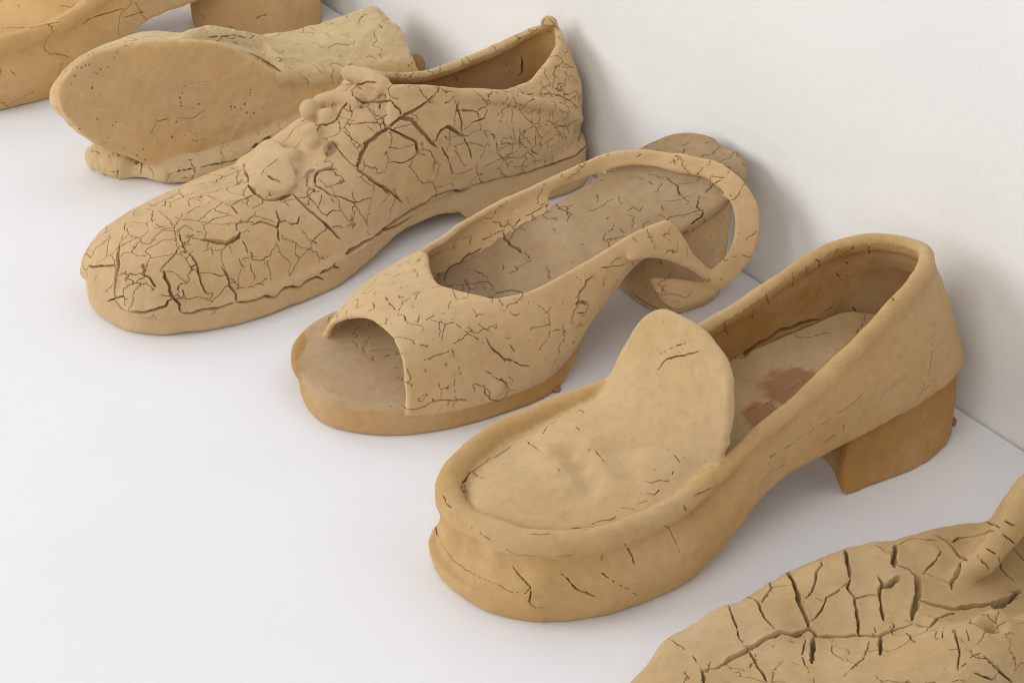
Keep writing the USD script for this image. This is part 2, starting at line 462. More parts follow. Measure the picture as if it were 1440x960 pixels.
def build(root, g, comps, k, off, mats, lines=(), nets=(), wobble=(.9, 28, .22, 7), bumps=(), deep=3.2, sizes=(.6, .3, .22), seed=0, cutter=None, smooth=0.0, labels=None, inner_face=None, lip=.12, jag=.35, floor=True):
    """fuses the components [(part name, field)] into one skin of clay, cracks it, and writes each component's share as a part"""
    F = comps[0][1]
    for n, f in comps[1:]:
        F = blend(F, f, k)
    if cutter is not None:
        F = np.maximum(F, -cutter)
    if smooth:
        F = gaussian_filter(F, smooth)
    V, T = surface(F, g)
    # keep the big piece only
    names = list(dict.fromkeys(n for n, _ in comps))
    if inner_face:
        names.append('inner_face')
    stack = np.stack([np.minimum.reduce([f for n, f in comps if n == q]) for q in names if q != 'inner_face'])
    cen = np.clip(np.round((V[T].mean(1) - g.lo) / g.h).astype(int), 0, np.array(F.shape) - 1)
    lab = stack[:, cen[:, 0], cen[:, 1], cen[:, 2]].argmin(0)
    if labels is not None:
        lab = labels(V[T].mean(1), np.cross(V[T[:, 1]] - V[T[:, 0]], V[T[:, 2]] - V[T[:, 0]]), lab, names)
    if inner_face:      # inner face of the upper behind the opening, split off to carry painted shade
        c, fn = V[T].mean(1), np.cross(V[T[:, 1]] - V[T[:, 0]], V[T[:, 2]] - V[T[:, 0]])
        mid = np.c_[np.full(len(c), inner_face[0]), np.clip(c[:, 1], -400, inner_face[1])]
        inner = ((fn[:, :2] * (c[:, :2] - mid)).sum(1) < 0) & (c[:, 1] > inner_face[2]) & (c[:, 2] > inner_face[3]) & (fn[:, 2] < .35 * np.linalg.norm(fn, axis=1))
        lab = np.where(inner & (lab == names.index('upper')), names.index('inner_face'), lab)
    N = normals(V, T)
    a, s, b, r = wobble
    dz = a * 2 * (meshkit.fbm(V / s, 3, seed) - .5) + b * 2 * (meshkit.fbm(V / r, 2, seed + 7) - .5)
    dz = dz + .1 * 2 * (meshkit.noise(V / 2.6, seed + 17) - .5)
    for c, rad, hgt in bumps:
        d = np.linalg.norm(V - np.array(c), axis=1)
        dz = dz + hgt * np.exp(-(d / rad) ** 2)
    V = V + N * dz[:, None]
    if floor:
        V[:, 2] = np.maximum(V[:, 2], .15)
    m = trimesh.Trimesh(V, T, process=False)
    cr = [Lines(trace(m, off if isinstance(off[0], np.ndarray) else np.array(off, float), lines, seed, jag))] if len(lines) else []
    cr += [n(V, T, names) for n in nets]
    if cr:
        V, T, lab = refine(V, T, lab, cr, sizes)
        N = normals(V, T)
        vl = np.zeros(len(V), int)
        for c in range(3):
            vl[T[:, c]] = lab
        V = V + N * carve(V, N, vl, cr, deep, lip)[:, None]
        if floor:
            V[:, 2] = np.maximum(V[:, 2], .15)
    N = normals(V, T)
    for i, n in enumerate(names):
        t = T[lab == i]
        if len(t):
            put(f'{root}/{n}', V, t, N, mats.get(n, mats['*']))
    TRIS[0] += len(T)
    print(root, len(T), 'triangles')
    return V, T, lab, names


# ------------------------------------------------------------------ the place: a white shelf and a plastered wall
def box(lo, hi):
    b = trimesh.creation.box(extents=(np.array(hi, float) - lo)); b.apply_translation((np.array(hi, float) + lo) / 2); return b


wall_paint = mat('wall_paint', {
    'g': ('geometry', {}), 'n1': ('noise_texture', {'scale': 420.0, 'detail': 3.0, 'roughness': .6}), 'n2': ('noise_texture', {'scale': 120.0, 'detail': 3.0}),
    'n3': ('noise_texture', {'scale': 9.0, 'detail': 3.0}),
    'a': ('math', {'math_type': 'multiply_add', 'value2': .55}), 'b': ('bump', {'strength': .3, 'distance': .0009}),
    'r': ('rgb_ramp', {'ramp': [(.3, (.80, .80, .79)), (.7, (.83, .83, .82))]}),
    'p': ('principled_bsdf', {'roughness': .75, 'specular_ior_level': .25})},
    [('g.position', 'n1.vector'), ('g.position', 'n2.vector'), ('g.position', 'n3.vector'), ('n3.fac', 'r.fac'), ('r.color', 'p.base_color'),
     ('n1.fac', 'a.value1'), ('n2.fac', 'a.value3'), ('a.value', 'b.height'), ('b.normal', 'p.normal')], 'p.BSDF')
shelf_paint = mat('shelf_paint', {
    'g': ('geometry', {}), 'n1': ('noise_texture', {'scale': 700.0, 'detail': 2.0}), 'n3': ('noise_texture', {'scale': 12.0, 'detail': 4.0}),
    'b': ('bump', {'strength': .12, 'distance': .0003}),
    'r': ('rgb_ramp', {'ramp': [(.3, (.80, .795, .82)), (.7, (.825, .82, .845))]}),
    'p': ('principled_bsdf', {'roughness': .6, 'specular_ior_level': .3})},
    [('g.position', 'n1.vector'), ('g.position', 'n3.vector'), ('n3.fac', 'r.fac'), ('r.color', 'p.base_color'), ('n1.fac', 'b.height'), ('b.normal', 'p.normal')], 'p.BSDF')
under_paint = mat('under_floor_grey', {'p': ('principled_bsdf', {'base_color': (.45, .44, .43), 'roughness': .8})}, [], 'p.BSDF')  # plain grey of the room floor below the shelf
for name, lo, hi, m in (('wall', (-2.2, 0.0, -.9), (2.2, .15, 1.9), wall_paint), ('shelf_top', (-2.2, -1.1, -.04), (2.2, -.0012, 0), shelf_paint), ('room_floor', (-4, -4, -.95), (4, 0, -.9), under_paint)):
    w = usdkit.mesh(stage, '/World/' + name, box(lo, hi), m)
    w.GetPrim().SetCustomDataByKey('kind', 'structure')


# ------------------------------------------------------------------ the loafer
# stations round the shoe from the heel along the near side to the toe and back: (bottom xyz, middle xyz, top xyz)
LOAFER = [
    ((0, -10, 36), (0, -11, 50), (0, -25, 82)),
    ((17.5, -16, 36), (15.5, -20, 52), (11, -31, 83)),
    ((28, -38, 35), (27, -43, 53), (23, -52, 80.5)),
    ((31, -72, 31), (31, -73, 46), (27.5, -81, 67)),
    ((31, -105, 27), (31.5, -106, 38), (29.5, -108, 55)),
    ((33, -130, 22), (34, -132, 30), (31, -132, 47)),
    ((39, -156, 9), (43, -158, 23), (37.5, -158, 41)),
    ((44, -183, 6), (48.3, -184, 18), (42, -183, 36.5)),
    ((45, -206, 6), (49, -207, 17), (42.5, -206, 35)),
    ((37, -229, 6), (40, -231, 17), (34, -229, 34)),
    ((19, -245, 6), (20.5, -246, 17), (17, -242, 33)),
    ((-2, -249, 6), (-5, -247, 18), (-5, -246, 31)),
    ((-23, -243, 6), (-26, -241, 18), (-25, -239, 32)),
    ((-36, -225, 5), (-36, -220, 20), (-37, -219, 35)),
    ((-42, -200, 5), (-41, -199, 20), (-42, -199, 36)),
    ((-41, -178, 5), (-41, -178, 21), (-41, -178, 38.5)),
    ((-37, -155, 9), (-38, -156, 23), (-36, -157, 43)),
    ((-32, -130, 22), (-34, -130, 32), (-32, -132, 53)),
    ((-29, -105, 27), (-31, -105, 40), (-30, -108, 59)),
    ((-30, -72, 31), (-31, -72, 47), (-29, -80, 68)),
    ((-28, -38, 34), (-29, -40, 54), (-26, -51, 78)),
    ((-18, -15, 35), (-19, -14, 54), (-15, -31, 81)),
]
VAMP = [  # rows from the toe to the tip of the tongue
    [(-14, -236, 32.5), (-8, -238, 33), (-2, -239, 33), (5, -239, 33), (12, -237, 32.5)],
    [(-27, -227, 33), (-14, -228, 34), (-1, -229, 34.5), (14, -229, 34), (27, -227, 33)],
    [(-36, -212, 34), (-18, -213, 35.5), (1, -214, 36), (20, -213, 35.5), (37, -211, 34)],
    [(-38, -194, 35.5), (-18, -196, 37), (0, -196, 36), (20, -195, 36.5), (40, -193, 35)],
    [(-38, -176, 38), (-18, -178, 42), (0, -178, 41.5), (20, -177, 41), (40, -175, 36.5)],
    [(-36, -163, 41), (-18, -164, 47), (0, -164, 48), (20, -163, 47), (38, -162, 39)],
    [(-34, -155, 47), (-17, -154, 57), (1, -153, 58), (20, -154, 56), (35.5, -156, 44)],
    [(-31.5, -150.5, 59), (-15, -149, 65), (2, -148.5, 67), (20, -149.5, 65), (35.5, -152, 56)],
    [(-27.5, -148, 69), (-13, -146.5, 74), (3, -146, 76), (20, -147, 74), (33.5, -149, 67)],
    [(-23.5, -146, 76.5), (-11, -145, 79), (3, -144.5, 80.5), (18, -145.5, 79), (31.5, -148, 75)],
    [(-17.5, -144.8, 81.5), (-8, -144, 82.6), (3, -143.8, 83.2), (15, -144.8, 82.5), (27, -146.6, 80)],
    [(-11, -144.2, 83.6), (-4, -143.8, 84.2), (3, -143.5, 84.4), (11.5, -144.3, 84), (20.5, -145.6, 83)],
]


def loafer_fields(h=1.15):
    g = Grid((-58, -262, -3), (60, 4, 98), h)
    S = np.array(LOAFER, float)
    up = S[:, 1] * .4 + S[:, 2] * .6
    to = up - np.array([0, -190, 0]); to[:, 2] = 0; to /= np.linalg.norm(to, axis=1, keepdims=True)
    up[6:17] -= to[6:17] * 1.9
    wall = sheet(np.stack([S[:, 0], S[:, 1], up, S[:, 2]], 1), 2.4, closed=True)
    rim = S[[17, 18, 19, 20, 21, 0, 1, 2, 3, 4, 5], 2] - (0, 0, .6)
    apron = S[[5, 6, 7, 8, 9, 10, 11, 12, 13, 14, 15, 16, 17], 2]
    c = np.array([0, -190, 0]); d = (apron - c) * (1, 1, 0); d /= np.linalg.norm(d, axis=1, keepdims=True)
    ridge = np.c_[apron - -d * .6 + (0, 0, -.2), [2.4, 3.8, 4.7, 5.0, 5.3, 5.5, 5.4, 5.2, 4.9, 4.7, 4.5, 3.8, 2.4]]
    V_ = np.array(VAMP); V_[:6, :, 2] -= [2.6, .4, -1.0, .4, 2.6]; vamp = sheet(V_, 2.1)
    out = S[:, 0, :2].copy()
    plat = [(33, -142), (38, -158), (43, -172), (45.5, -190), (45, -207), (38.5, -228), (21.5, -246), (0, -252.5), (-24, -248), (-38, -229), (-43.5, -205), (-43, -180), (-38, -158), (-32, -142), (0, -140)]
    sole = g.solid(plat, lambda x, y: np.interp(-y, [138, 150, 159, 167], [19, 11, 4, 0]), lambda x, y: np.interp(-y, [138, 150, 166, 252], [22, 16, 10, 9]), 1.8, flare=.28)
    # shank and foot bed: a thick sheet from the forefoot up to the heel
    st = [(-165, 9, 37), (-155, 12.5, 36), (-145, 18, 33.5), (-132, 24, 31), (-115, 29, 29), (-97, 31.5, 28), (-80, 33.5, 28.5), (-55, 36, 28), (-32, 37.5, 23.5), (-15, 38, 14)]
    shank = sheet([[(-w, y, z), (-w * .5, y, z - .6), (0, y, z - .8), (w * .5, y, z - .6), (w, y, z)] for y, z, w in st], 3.4)
    hl = [(29, -84), (30.5, -72), (31, -52), (28.5, -33), (21.5, -19), (10, -11), (-2, -9), (-13, -12), (-23, -21), (-29, -34), (-31, -52), (-30, -70), (-28.5, -82), (-14, -76), (0, -74.5), (15, -77)]
    heel = g.solid(hl, 0, lambda x, y: np.interp(-y, [5, 30, 55, 90], [35, 36.5, 35, 28.5]), 1.5, flare=-.01)
    rng = np.random.default_rng(4)
    ins = []
    for y, z, w in [(-172, 17, 30), (-150, 22, 28), (-130, 30, 26), (-115, 34.5, 25.5), (-100, 37, 25), (-80, 39.5, 24.5), (-60, 42, 24), (-44, 43.5, 21), (-33, 44, 11)]:
        j = rng.uniform(-1, 1, 2)
        ins.append([(-w - j[0], y, z + 2.6), (-w * .5, y, z), (0, y, z - .4), (w * .5, y, z), (w + j[1], y, z + .3)])
    insole = sheet(ins, 1.5)
    f = [('upper', g.samples(wall)), ('upper', g.samples(rod(rim, 3.3))), ('upper', g.samples(rod(ridge, 5))), ('tongue', g.samples(vamp)),
         ('sole', sole), ('sole', g.samples(shank)), ('heel', heel), ('insole', g.samples(insole))]
    return g, f


clay_a = clay('clay_tan', LIGHT, DARK, hair=0, pits=.5, seed=.3)
clay_tongue = clay('clay_lit_tan', (.61, .435, .23), (.55, .378, .185), hair=0, pits=.5, seed=.6)  # lit tone of the tongue put into the colour, paler than the upper
clay_inner_shaded = clay('clay_inner_shade', (.46, .265, .09), (.38, .205, .06), hair=0, pits=.4, seed=1.9)  # shade inside the shoes put into the colour, a darker tan
clay_sole = clay('clay_ochre_shaded', SOLE_L, SOLE_D, hair=0, pits=.6, seed=.9)  # heel shade put into the colour, darker and more orange than the upper
clay_insole = clay('clay_insole', (.50, .345, .17), (.43, .285, .13), hair=0, seed=1.4, stain=[((1, -90, 38.5), 12), ((7, -111, 35.5), 7)])
root = thing('loafer', 'tan clay loafer with a raised tongue flap and a block heel', 'loafer', (0, 0, 0))
g, f = loafer_fields()
LOAFER_LINES = seen(580, 420, 3, '''.8 725,478 705,470 690,478
.5 610,515 570,535 555,565 575,572
.5 540,640 500,615 478,595
.9 440,605 410,625 385,645 350,668 330,672 300,695 260,725
.8 260,725 240,735 222,765 210,775 205,805 215,815 240,812
.6 258,728 275,748 305,757
.8 1035,298 1060,270 1080,252 1110,245 1150,238 1210,220
.5 1045,232 1080,215 1120,195 1150,190 1152,175
.4 1115,235 1140,212
.4 620,735 615,700
.4 690,540 705,555
.45 760,590 758,625 735,642
.7 775,640 800,670 815,700
.4 815,700 855,750
.4 1095,650 1130,690 1160,695
.4 1020,715 1050,740
.5 985,770 1010,775 1040,765 1080,770 1105,725
.5 940,870 970,858 1000,855
.6 990,820 1020,825 1045,800''') + seen(580, 580, 3, '''.5 760,470 800,455 850,448 895,412
.4 885,403 935,408
.6 640,498 690,487 745,492
.45 500,512 580,512 625,502
.5 90,460 105,510 135,570 170,620 230,665 300,700 370,730 420,755 480,760 495,742
.8 425,650 450,685 495,735 500,770 495,800 520,822 550,822
.75 630,680 660,705 690,740 720,755 775,777
.55 770,672 790,665 825,695 870,725 910,745 950,770
.75 895,555 915,580 930,620 935,650
.35 1060,470 1085,490 1100,530 1130,590
.5 1150,390 1160,410
.4 250,480 310,520 350,550
.4 400,580 450,600 520,605
.35 600,605 690,600
.35 800,600 797,625
.4 130,350 145,385 165,400
.35 1190,350 1215,340 1260,320''') + seen(940, 300, 3, '''2.4 280,610 310,605 345,580 380,550 420,530 470,495 520,485 560,465 600,455 640,452
.5 520,500 545,520 600,522 660,505 740,490
.5 830,430 825,460 800,490 795,515
.5 235,465 240,495 250,510
.5 348,385 355,420 352,445
.6 412,335 415,360 428,385
.4 490,270 488,300
.5 525,255 525,310
.4 580,225 590,280
.6 622,195 638,205 640,232
.5 712,150 710,170
.5 740,190 760,215
.5 780,125 778,155 745,160
.5 845,140 848,170
.5 710,255 740,290
.6 930,340 950,370
.5 700,370 695,395 650,420
.5 765,390 800,415
.45 1115,500 1112,580 1105,640 1095,690 1060,770
.4 1080,745 1110,715 1135,700
.5 580,700 540,725 480,765 400,810
.4 330,830 370,820''') + seen(940, 420, 3, '''.75 655,612 680,590 690,578 715,573
.4 735,530 740,560
.5 65,870 75,900
.4 450,725 480,705 515,700
.35 820,400 780,440 720,480 600,560 500,625 430,670''')

build(root, g, f, 2.2, (0, 0, 0), {'*': clay_a, 'heel': clay_sole, 'insole': clay_insole, 'tongue': clay_tongue, 'inner_face': clay_inner_shaded}, LOAFER_LINES,
      [], seed=5, deep=3.7, inner_face=(0, -50, -162, 37), wobble=(.9, 24, .38, 5.5),
      bumps=[((31, -237, 13), 8, 1.8), ((46, -214, 11), 9, 1.5), ((8, -247, 22), 6, -1.4), ((-20, -245, 25), 5, 2.2), ((-11, -249, 19), 5, 1.8), ((22, -243, 20), 5, -1.2), ((46, -180, 12), 8, 1.2),
             ((-14, -200, 38.6), 7, 2.3), ((-3, -203.5, 37.6), 7, 2.4), ((8, -207, 37.6), 7, 2.2), ((-6, -187, 39.6), 7, 2.7), ((7, -191, 38.6), 7, 2.8), ((19, -195, 37.6), 7, 2.4), ((-8, -194, 38.6), 5, -2.2), ((4, -197, 37.6), 5, -2.3), ((15, -201, 37.6), 5, -1.9), ((8, -180, 42.6), 7, -2.2), ((20, -184, 40.6), 6, -1.9), ((-20, -210, 36.6), 6, -1.4), ((27, -240, 20), 4, -1.8), ((36, -236, 22), 5, 1.4), ((48, -200, 26), 7, 1), ((16, -246, 26), 5, 1.6), ((-24, -243, 20), 4, -1.5), ((30, -95, 52), 9, 1), ((31, -62, 50), 3, 0.8), ((35.5, -151, 52), 2, 1.5)])


# ------------------------------------------------------------------ the slingback sandal
def sandal_fields(h=1.05):
    g = Grid((-58, -240, -3), (62, 4, 78), h)
    plat = [(33, -90), (36, -103), (40, -115), (44.5, -126), (49, -140), (50.5, -155), (50, -172), (47, -189), (41, -206), (32, -219), (20, -228), (7, -230.5), (-6, -228), (-19, -221.5), (-30, -210), (-41, -193), (-45, -172), (-44, -150), (-40, -128), (-36, -110), (-31, -92), (0, -90)]
    sole = g.solid(plat, lambda x, y: np.interp(-y, [86, 95, 106, 113, 120, 129, 140], [36, 31, 22.5, 15, 6.5, 1, 0]), lambda x, y: np.interp(-y, [86, 100, 114, 128, 142, 160, 235], [40, 34, 27.5, 20.5, 15, 12.5, 13]), 2.0)
    prof = [(-226, 11.6, 12), (-219, 11.5, 26), (-206, 11.4, 38), (-190, 11.2, 44), (-160, 11, 46), (-142, 13.5, 44), (-128, 18.5, 40), (-114, 25.5, 36), (-100, 32, 32.5), (-86, 37, 30), (-70, 42, 29), (-54, 46.5, 29.5), (-40, 51, 30), (-28, 55.3, 28.5), (-18, 58.5, 24.5), (-12, 60.5, 17), (-9.5, 61.2, 8)]
    shank = sheet([[(-w, y, z + .5), (-w * .55, y, z - .6), (0, y, z - .9), (w * .55, y, z - .6), (w, y, z + .5)] for y, z, w in prof], 2.4)
    hl = [(21, -54), (23.5, -44), (23, -32), (18, -22), (9, -16), (-2, -15), (-12, -18), (-19, -26), (-23, -38), (-22, -54), (-12, -58), (0, -59), (12, -58)]
    heel = g.solid(hl, 0, lambda x, y: np.interp(-y, [5, 20, 38, 54, 62], [54, 51, 47, 43.5, 41]), 2.0, flare=.085)
    b0 = [(42.5, -204.5, 12.5), (44, -205.5, 20), (43.5, -206, 30), (38.5, -205, 39.5), (27, -203, 43), (10, -201.5, 41.5), (-3, -201.5, 36.5), (-15, -201.5, 29.5), (-25, -201.5, 21), (-30, -201, 12)]
    b1 = [(47, -188, 11), (47.5, -188, 20), (47.5, -188, 31), (43, -187, 42), (31, -186, 47.5), (13, -185.5, 48), (-4, -185, 45), (-19, -185, 37.5), (-32, -186, 26), (-39, -186, 11)]
    b2 = [(49, -173, 11), (50, -173, 20), (49.5, -173, 33), (45, -172, 43), (33, -171, 48.5), (13, -174.5, 49), (-3, -171, 47), (-20, -168, 41), (-37, -170, 28), (-43, -172, 11)]
    b3 = [(49.5, -160, 11), (50.5, -159, 20), (49, -158, 33), (44.5, -158, 42.5), (37, -161, 48), (15, -173, 49), (-2, -167, 47.5), (-22, -157, 43), (-38, -156, 29), (-44, -160, 11)]
    band = [b0, b1, b2, b3]
    near = [b3[:5],
        [(49, -145, 11), (50, -144, 20), (48, -143, 32), (44, -142, 40.5), (39, -142, 46.5)],
        [(45, -128, 14), (47, -128, 22), (46, -127, 32), (43, -125, 42), (39, -124, 49)],
        [(39, -113, 22), (42, -113, 29), (43, -112, 37), (42, -110, 46), (39, -107, 53)],
        [(35, -99, 31), (39, -99, 37), (41, -98, 44), (41, -96, 52), (39, -92, 57)],
        [(33, -88, 38), (37, -88, 43), (40, -86, 48), (41, -83, 54), (39, -79, 58.5)],
        [(31, -80, 41), (36, -79, 46), (40, -77, 50), (41, -74, 55), (38.5, -69, 58)],
    ]
    far = [b3[:6:-1],
        [(-43, -142, 13), (-43.5, -141, 24), (-36.5, -140, 37)],
        [(-39, -127, 20), (-42, -126, 31), (-38, -124, 41.5)],
        [(-35, -112, 28), (-40, -110, 37), (-39, -104, 45)],
        [(-31, -96, 34), (-38, -92, 43), (-38, -83, 48)],
        [(-30, -84, 39), (-37, -79, 45.5), (-37, -66, 50)],
    ]
    strap = [((-38.5, -86, 46), (-.3, .4, 1.2)), ((-37.3, -70, 48.6), (-.4, .8, 2.2)), ((-33, -55, 53), (0, 1, 3)), ((-18, -42, 59.5), (.4, 1.0, 2.4)), ((1, -34, 62), (.6, 1.4, 2.5)),
             ((17, -29, 64), (.7, 1.8, 2.5)), ((30, -27.5, 61.5), (1.7, 2.9, 1.6)), ((38.5, -26.5, 54.5), (2.3, 3.3, .6)), ((43, -28.5, 44), (2.3, 3.4, -.2)), ((44.5, -33, 35), (2.0, 3.4, -1)), ((43, -39, 28), (1.6, 3, -2)), ((41, -43, 24.5), (1, 2, -2.4))]
    st = np.array(strap, float)
    strap_s = sheet(np.stack([st[:, 0] - st[:, 1], st[:, 0], st[:, 0] + st[:, 1]], 1), 1.35)
    flap = [[(39, -91, 57), (42, -92, 54.5), (45, -94, 52)], [(39, -80, 59), (43, -82, 55.5), (45.5, -85, 51)], [(38, -70, 58.5), (42, -72, 53), (45, -74, 46.5)],
            [(39, -63, 51), (42, -65, 46.5), (44.5, -68, 42.5)], [(39.5, -56, 39), (41.5, -58, 37), (43.5, -59, 36)], [(40, -48, 30), (41.5, -49, 29), (43, -50, 28)], [(40.5, -42, 24), (41.5, -43, 23.5), (42.5, -44, 23)]]
    fold = [[(33, -72, 29), (32, -68, 22), (31, -63, 15)], [(37, -62, 27), (38, -58, 20), (35, -58, 13)], [(40, -52, 24), (41, -50, 19), (35, -51, 13)], [(41, -43, 22), (40, -43, 18), (33, -46, 13)]]
    f = [('upper', g.samples(np.concatenate([sheet(band, 1.7), sheet(near, 1.7), sheet(far, 1.7)]))),
         ('sole', sole), ('insole', g.samples(shank)), ('heel', heel), ('strap', g.samples(strap_s)), ('strap_end', g.samples(sheet(flap, 1.3))), ('strap_end', g.samples(sheet(fold, 1.5))),
         ('strap_end', g.samples(rod([(41, -44, 25), (42, -41, 24), (41, -39, 26)], 4)))]
    return g, f


clay_b = clay('clay_grey_tan', (.65, .46, .25), (.585, .405, .205), hair=0, pits=.7, seed=2.1)
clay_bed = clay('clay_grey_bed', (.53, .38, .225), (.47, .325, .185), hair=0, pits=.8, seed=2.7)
clay_sole2 = clay('clay_ochre_pale', (.50, .295, .105), (.435, .245, .08), hair=0, pits=.6, seed=1.1)
clay_seat_shaded = clay('clay_grey_shaded', (.40, .275, .15), (.345, .23, .12), hair=0, pits=.7, seed=2.9)  # shade over the rear insole put into the colour, darker than the toe bed
root = thing('sandal', 'tan clay open-toe slingback sandal with a twisted loose heel strap', 'sandal', (-150, 0, 0))
g, f = sandal_fields()
SANDAL_LINES = seen(400, 340, 3, '''.8 495,688 515,705 560,705 600,690 615,675 655,668
.7 655,665 700,668 740,663 775,670
.4 690,665 692,690
.4 720,560 718,640 722,660
1.0 850,400 870,440 900,470 920,485 935,510
.7 920,490 960,500 1000,520 1040,525
.45 820,345 850,370 900,395
.4 720,340 750,370 800,400 840,430
.5 950,430 970,460
.6 1070,470 1085,435 1110,410 1120,375 1150,350
.4 1130,375 1165,370
.7 850,600 845,640 870,665 905,672 930,655 945,620 930,590 890,572
1.2 910,575 940,600
.45 850,545 885,560 880,575
.4 945,625 980,625
.4 590,640 620,655 635,670 655,668
.35 590,500 640,480 700,460 720,450
.4 705,450 712,470
.4 735,530 750,570
.8 425,235 440,255 460,270 465,290
.5 370,255 380,280 350,295
.4 480,320 485,290 500,260 530,235 560,210
.6 500,310 520,340 545,350
.5 545,345 590,360 640,340
.4 620,330 680,345 720,340
.4 560,290 540,265
.4 575,385 590,360
.35 370,350 460,345
.4 660,430 670,370 680,345
.35 600,330 640,300 690,305
1.1 1210,330 1220,300 1240,265 1245,220 1270,190 1275,165 1305,145
2.0 1230,262 1255,252 1285,265
.6 1285,265 1270,300 1235,302
.9 675,165 680,130 710,100 745,85 770,60 800,45 840,25
1.5 745,82 780,50
.6 640,190 720,185 780,178 860,168
.5 860,170 880,190 865,240
.5 775,230 780,190
.7 870,240 900,215 960,205 1010,215
.5 975,100 985,120''') + seen(640, 160, 3, '''1.1 205,495 210,530 240,555 270,570 285,585
.5 180,500 215,490
.5 240,480 280,440 320,420 370,395 420,375
.9 430,320 440,335 420,375 440,400 480,415 500,430
.35 325,430 330,465
.9 895,275 935,300 945,330 960,355
.6 935,300 975,295 1005,290
.5 880,370 940,365 990,345
.6 805,275 835,300
.8 1055,335 1080,310 1105,290 1125,280
1.0 1030,350 1020,395 1045,410 1040,435 990,468
.9 1045,405 980,425 940,430 900,440 890,470
.5 890,440 860,425
1.0 960,510 985,490
.5 600,340 605,360 595,385
.4 690,350 695,375 720,380
.5 625,540 630,510 660,490 670,470
.5 1085,265 1140,270
.5 1050,375 1080,360
.4 860,500 905,535 910,550
.6 620,650 680,645 720,635
.9 740,750 790,790 850,820 920,845 970,840 1010,820
.5 835,700 840,745 870,765 920,760
.4 920,840 900,815 870,790
.4 800,760 790,740''')

_top = shapely.Polygon(outline([(-44, -200), (-46, -160), (-40, -125), (-32, -95), (-31, -5), (31, -5), (33, -95), (42, -125), (48, -160), (46, -190), (40, -205), (31, -217), (20, -226), (7, -229), (-6, -226.5), (-19, -220), (-30, -209)])).buffer(1.6)


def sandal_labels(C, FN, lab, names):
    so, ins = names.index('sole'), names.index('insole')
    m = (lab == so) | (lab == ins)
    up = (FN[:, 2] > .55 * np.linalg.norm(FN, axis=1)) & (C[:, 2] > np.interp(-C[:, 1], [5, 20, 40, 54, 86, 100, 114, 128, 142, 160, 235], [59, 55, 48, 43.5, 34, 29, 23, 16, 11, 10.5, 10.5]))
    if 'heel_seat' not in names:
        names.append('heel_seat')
    inside = np.where(C[:, 1] > -160, names.index('heel_seat'), ins)  # rear insole split off so it can carry the painted shade
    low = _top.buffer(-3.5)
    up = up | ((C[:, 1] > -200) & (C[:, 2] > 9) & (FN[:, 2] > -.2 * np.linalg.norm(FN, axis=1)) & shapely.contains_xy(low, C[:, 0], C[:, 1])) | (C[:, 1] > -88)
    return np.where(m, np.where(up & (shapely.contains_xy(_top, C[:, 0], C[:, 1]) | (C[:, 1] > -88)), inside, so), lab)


build(root, g, f, 1.6, (-150, 0, 0), {'*': clay_b, 'sole': clay_sole2, 'insole': clay_bed, 'heel_seat': clay_seat_shaded}, SANDAL_LINES,
      [lambda V, T, n: Cells(V, 9, .28, .3, 13, mask=lambda p, l: np.where((p[:, 2] > 12) & (p[:, 0] > -44), np.where((p[:, 1] < -195) & (p[:, 2] < 15), 0.0, 1.0), 0.0))],
      seed=11, wobble=(.6, 24, .2, 6), bumps=[((2, -34, 63), 4, 1.0), ((-10, -38, 61), 3, -.7), ((42, -42, 27), 3, 1.4), ((40, -46, 24), 3, 1.2), ((50.5, -168, 16), 4.0, 3.4), ((-20, -224, 6), 2.6, 4), ((44, -205, 16), 4, .8)], labels=sandal_labels, deep=2.6)


# ------------------------------------------------------------------ the lace-up shoe
def arch(y, xn, xf, zb, zt, p=2.4, q=2.2, cx=None, m=9, lean=0.0):
    """a row across the forefoot from the near edge over the top to the far edge"""
    t = np.linspace(0, np.pi, m)
    cx = (xn + xf) / 2 if cx is None else cx
    c, s = np.cos(t), np.sin(t)
    w = np.where(c > 0, xn - cx, cx - xf)
    return np.stack([cx + w * np.sign(c) * np.abs(c) ** (2 / p), np.full(m, float(y)) + lean * s, zb + (zt - zb) * np.abs(s) ** (2 / q)], 1)


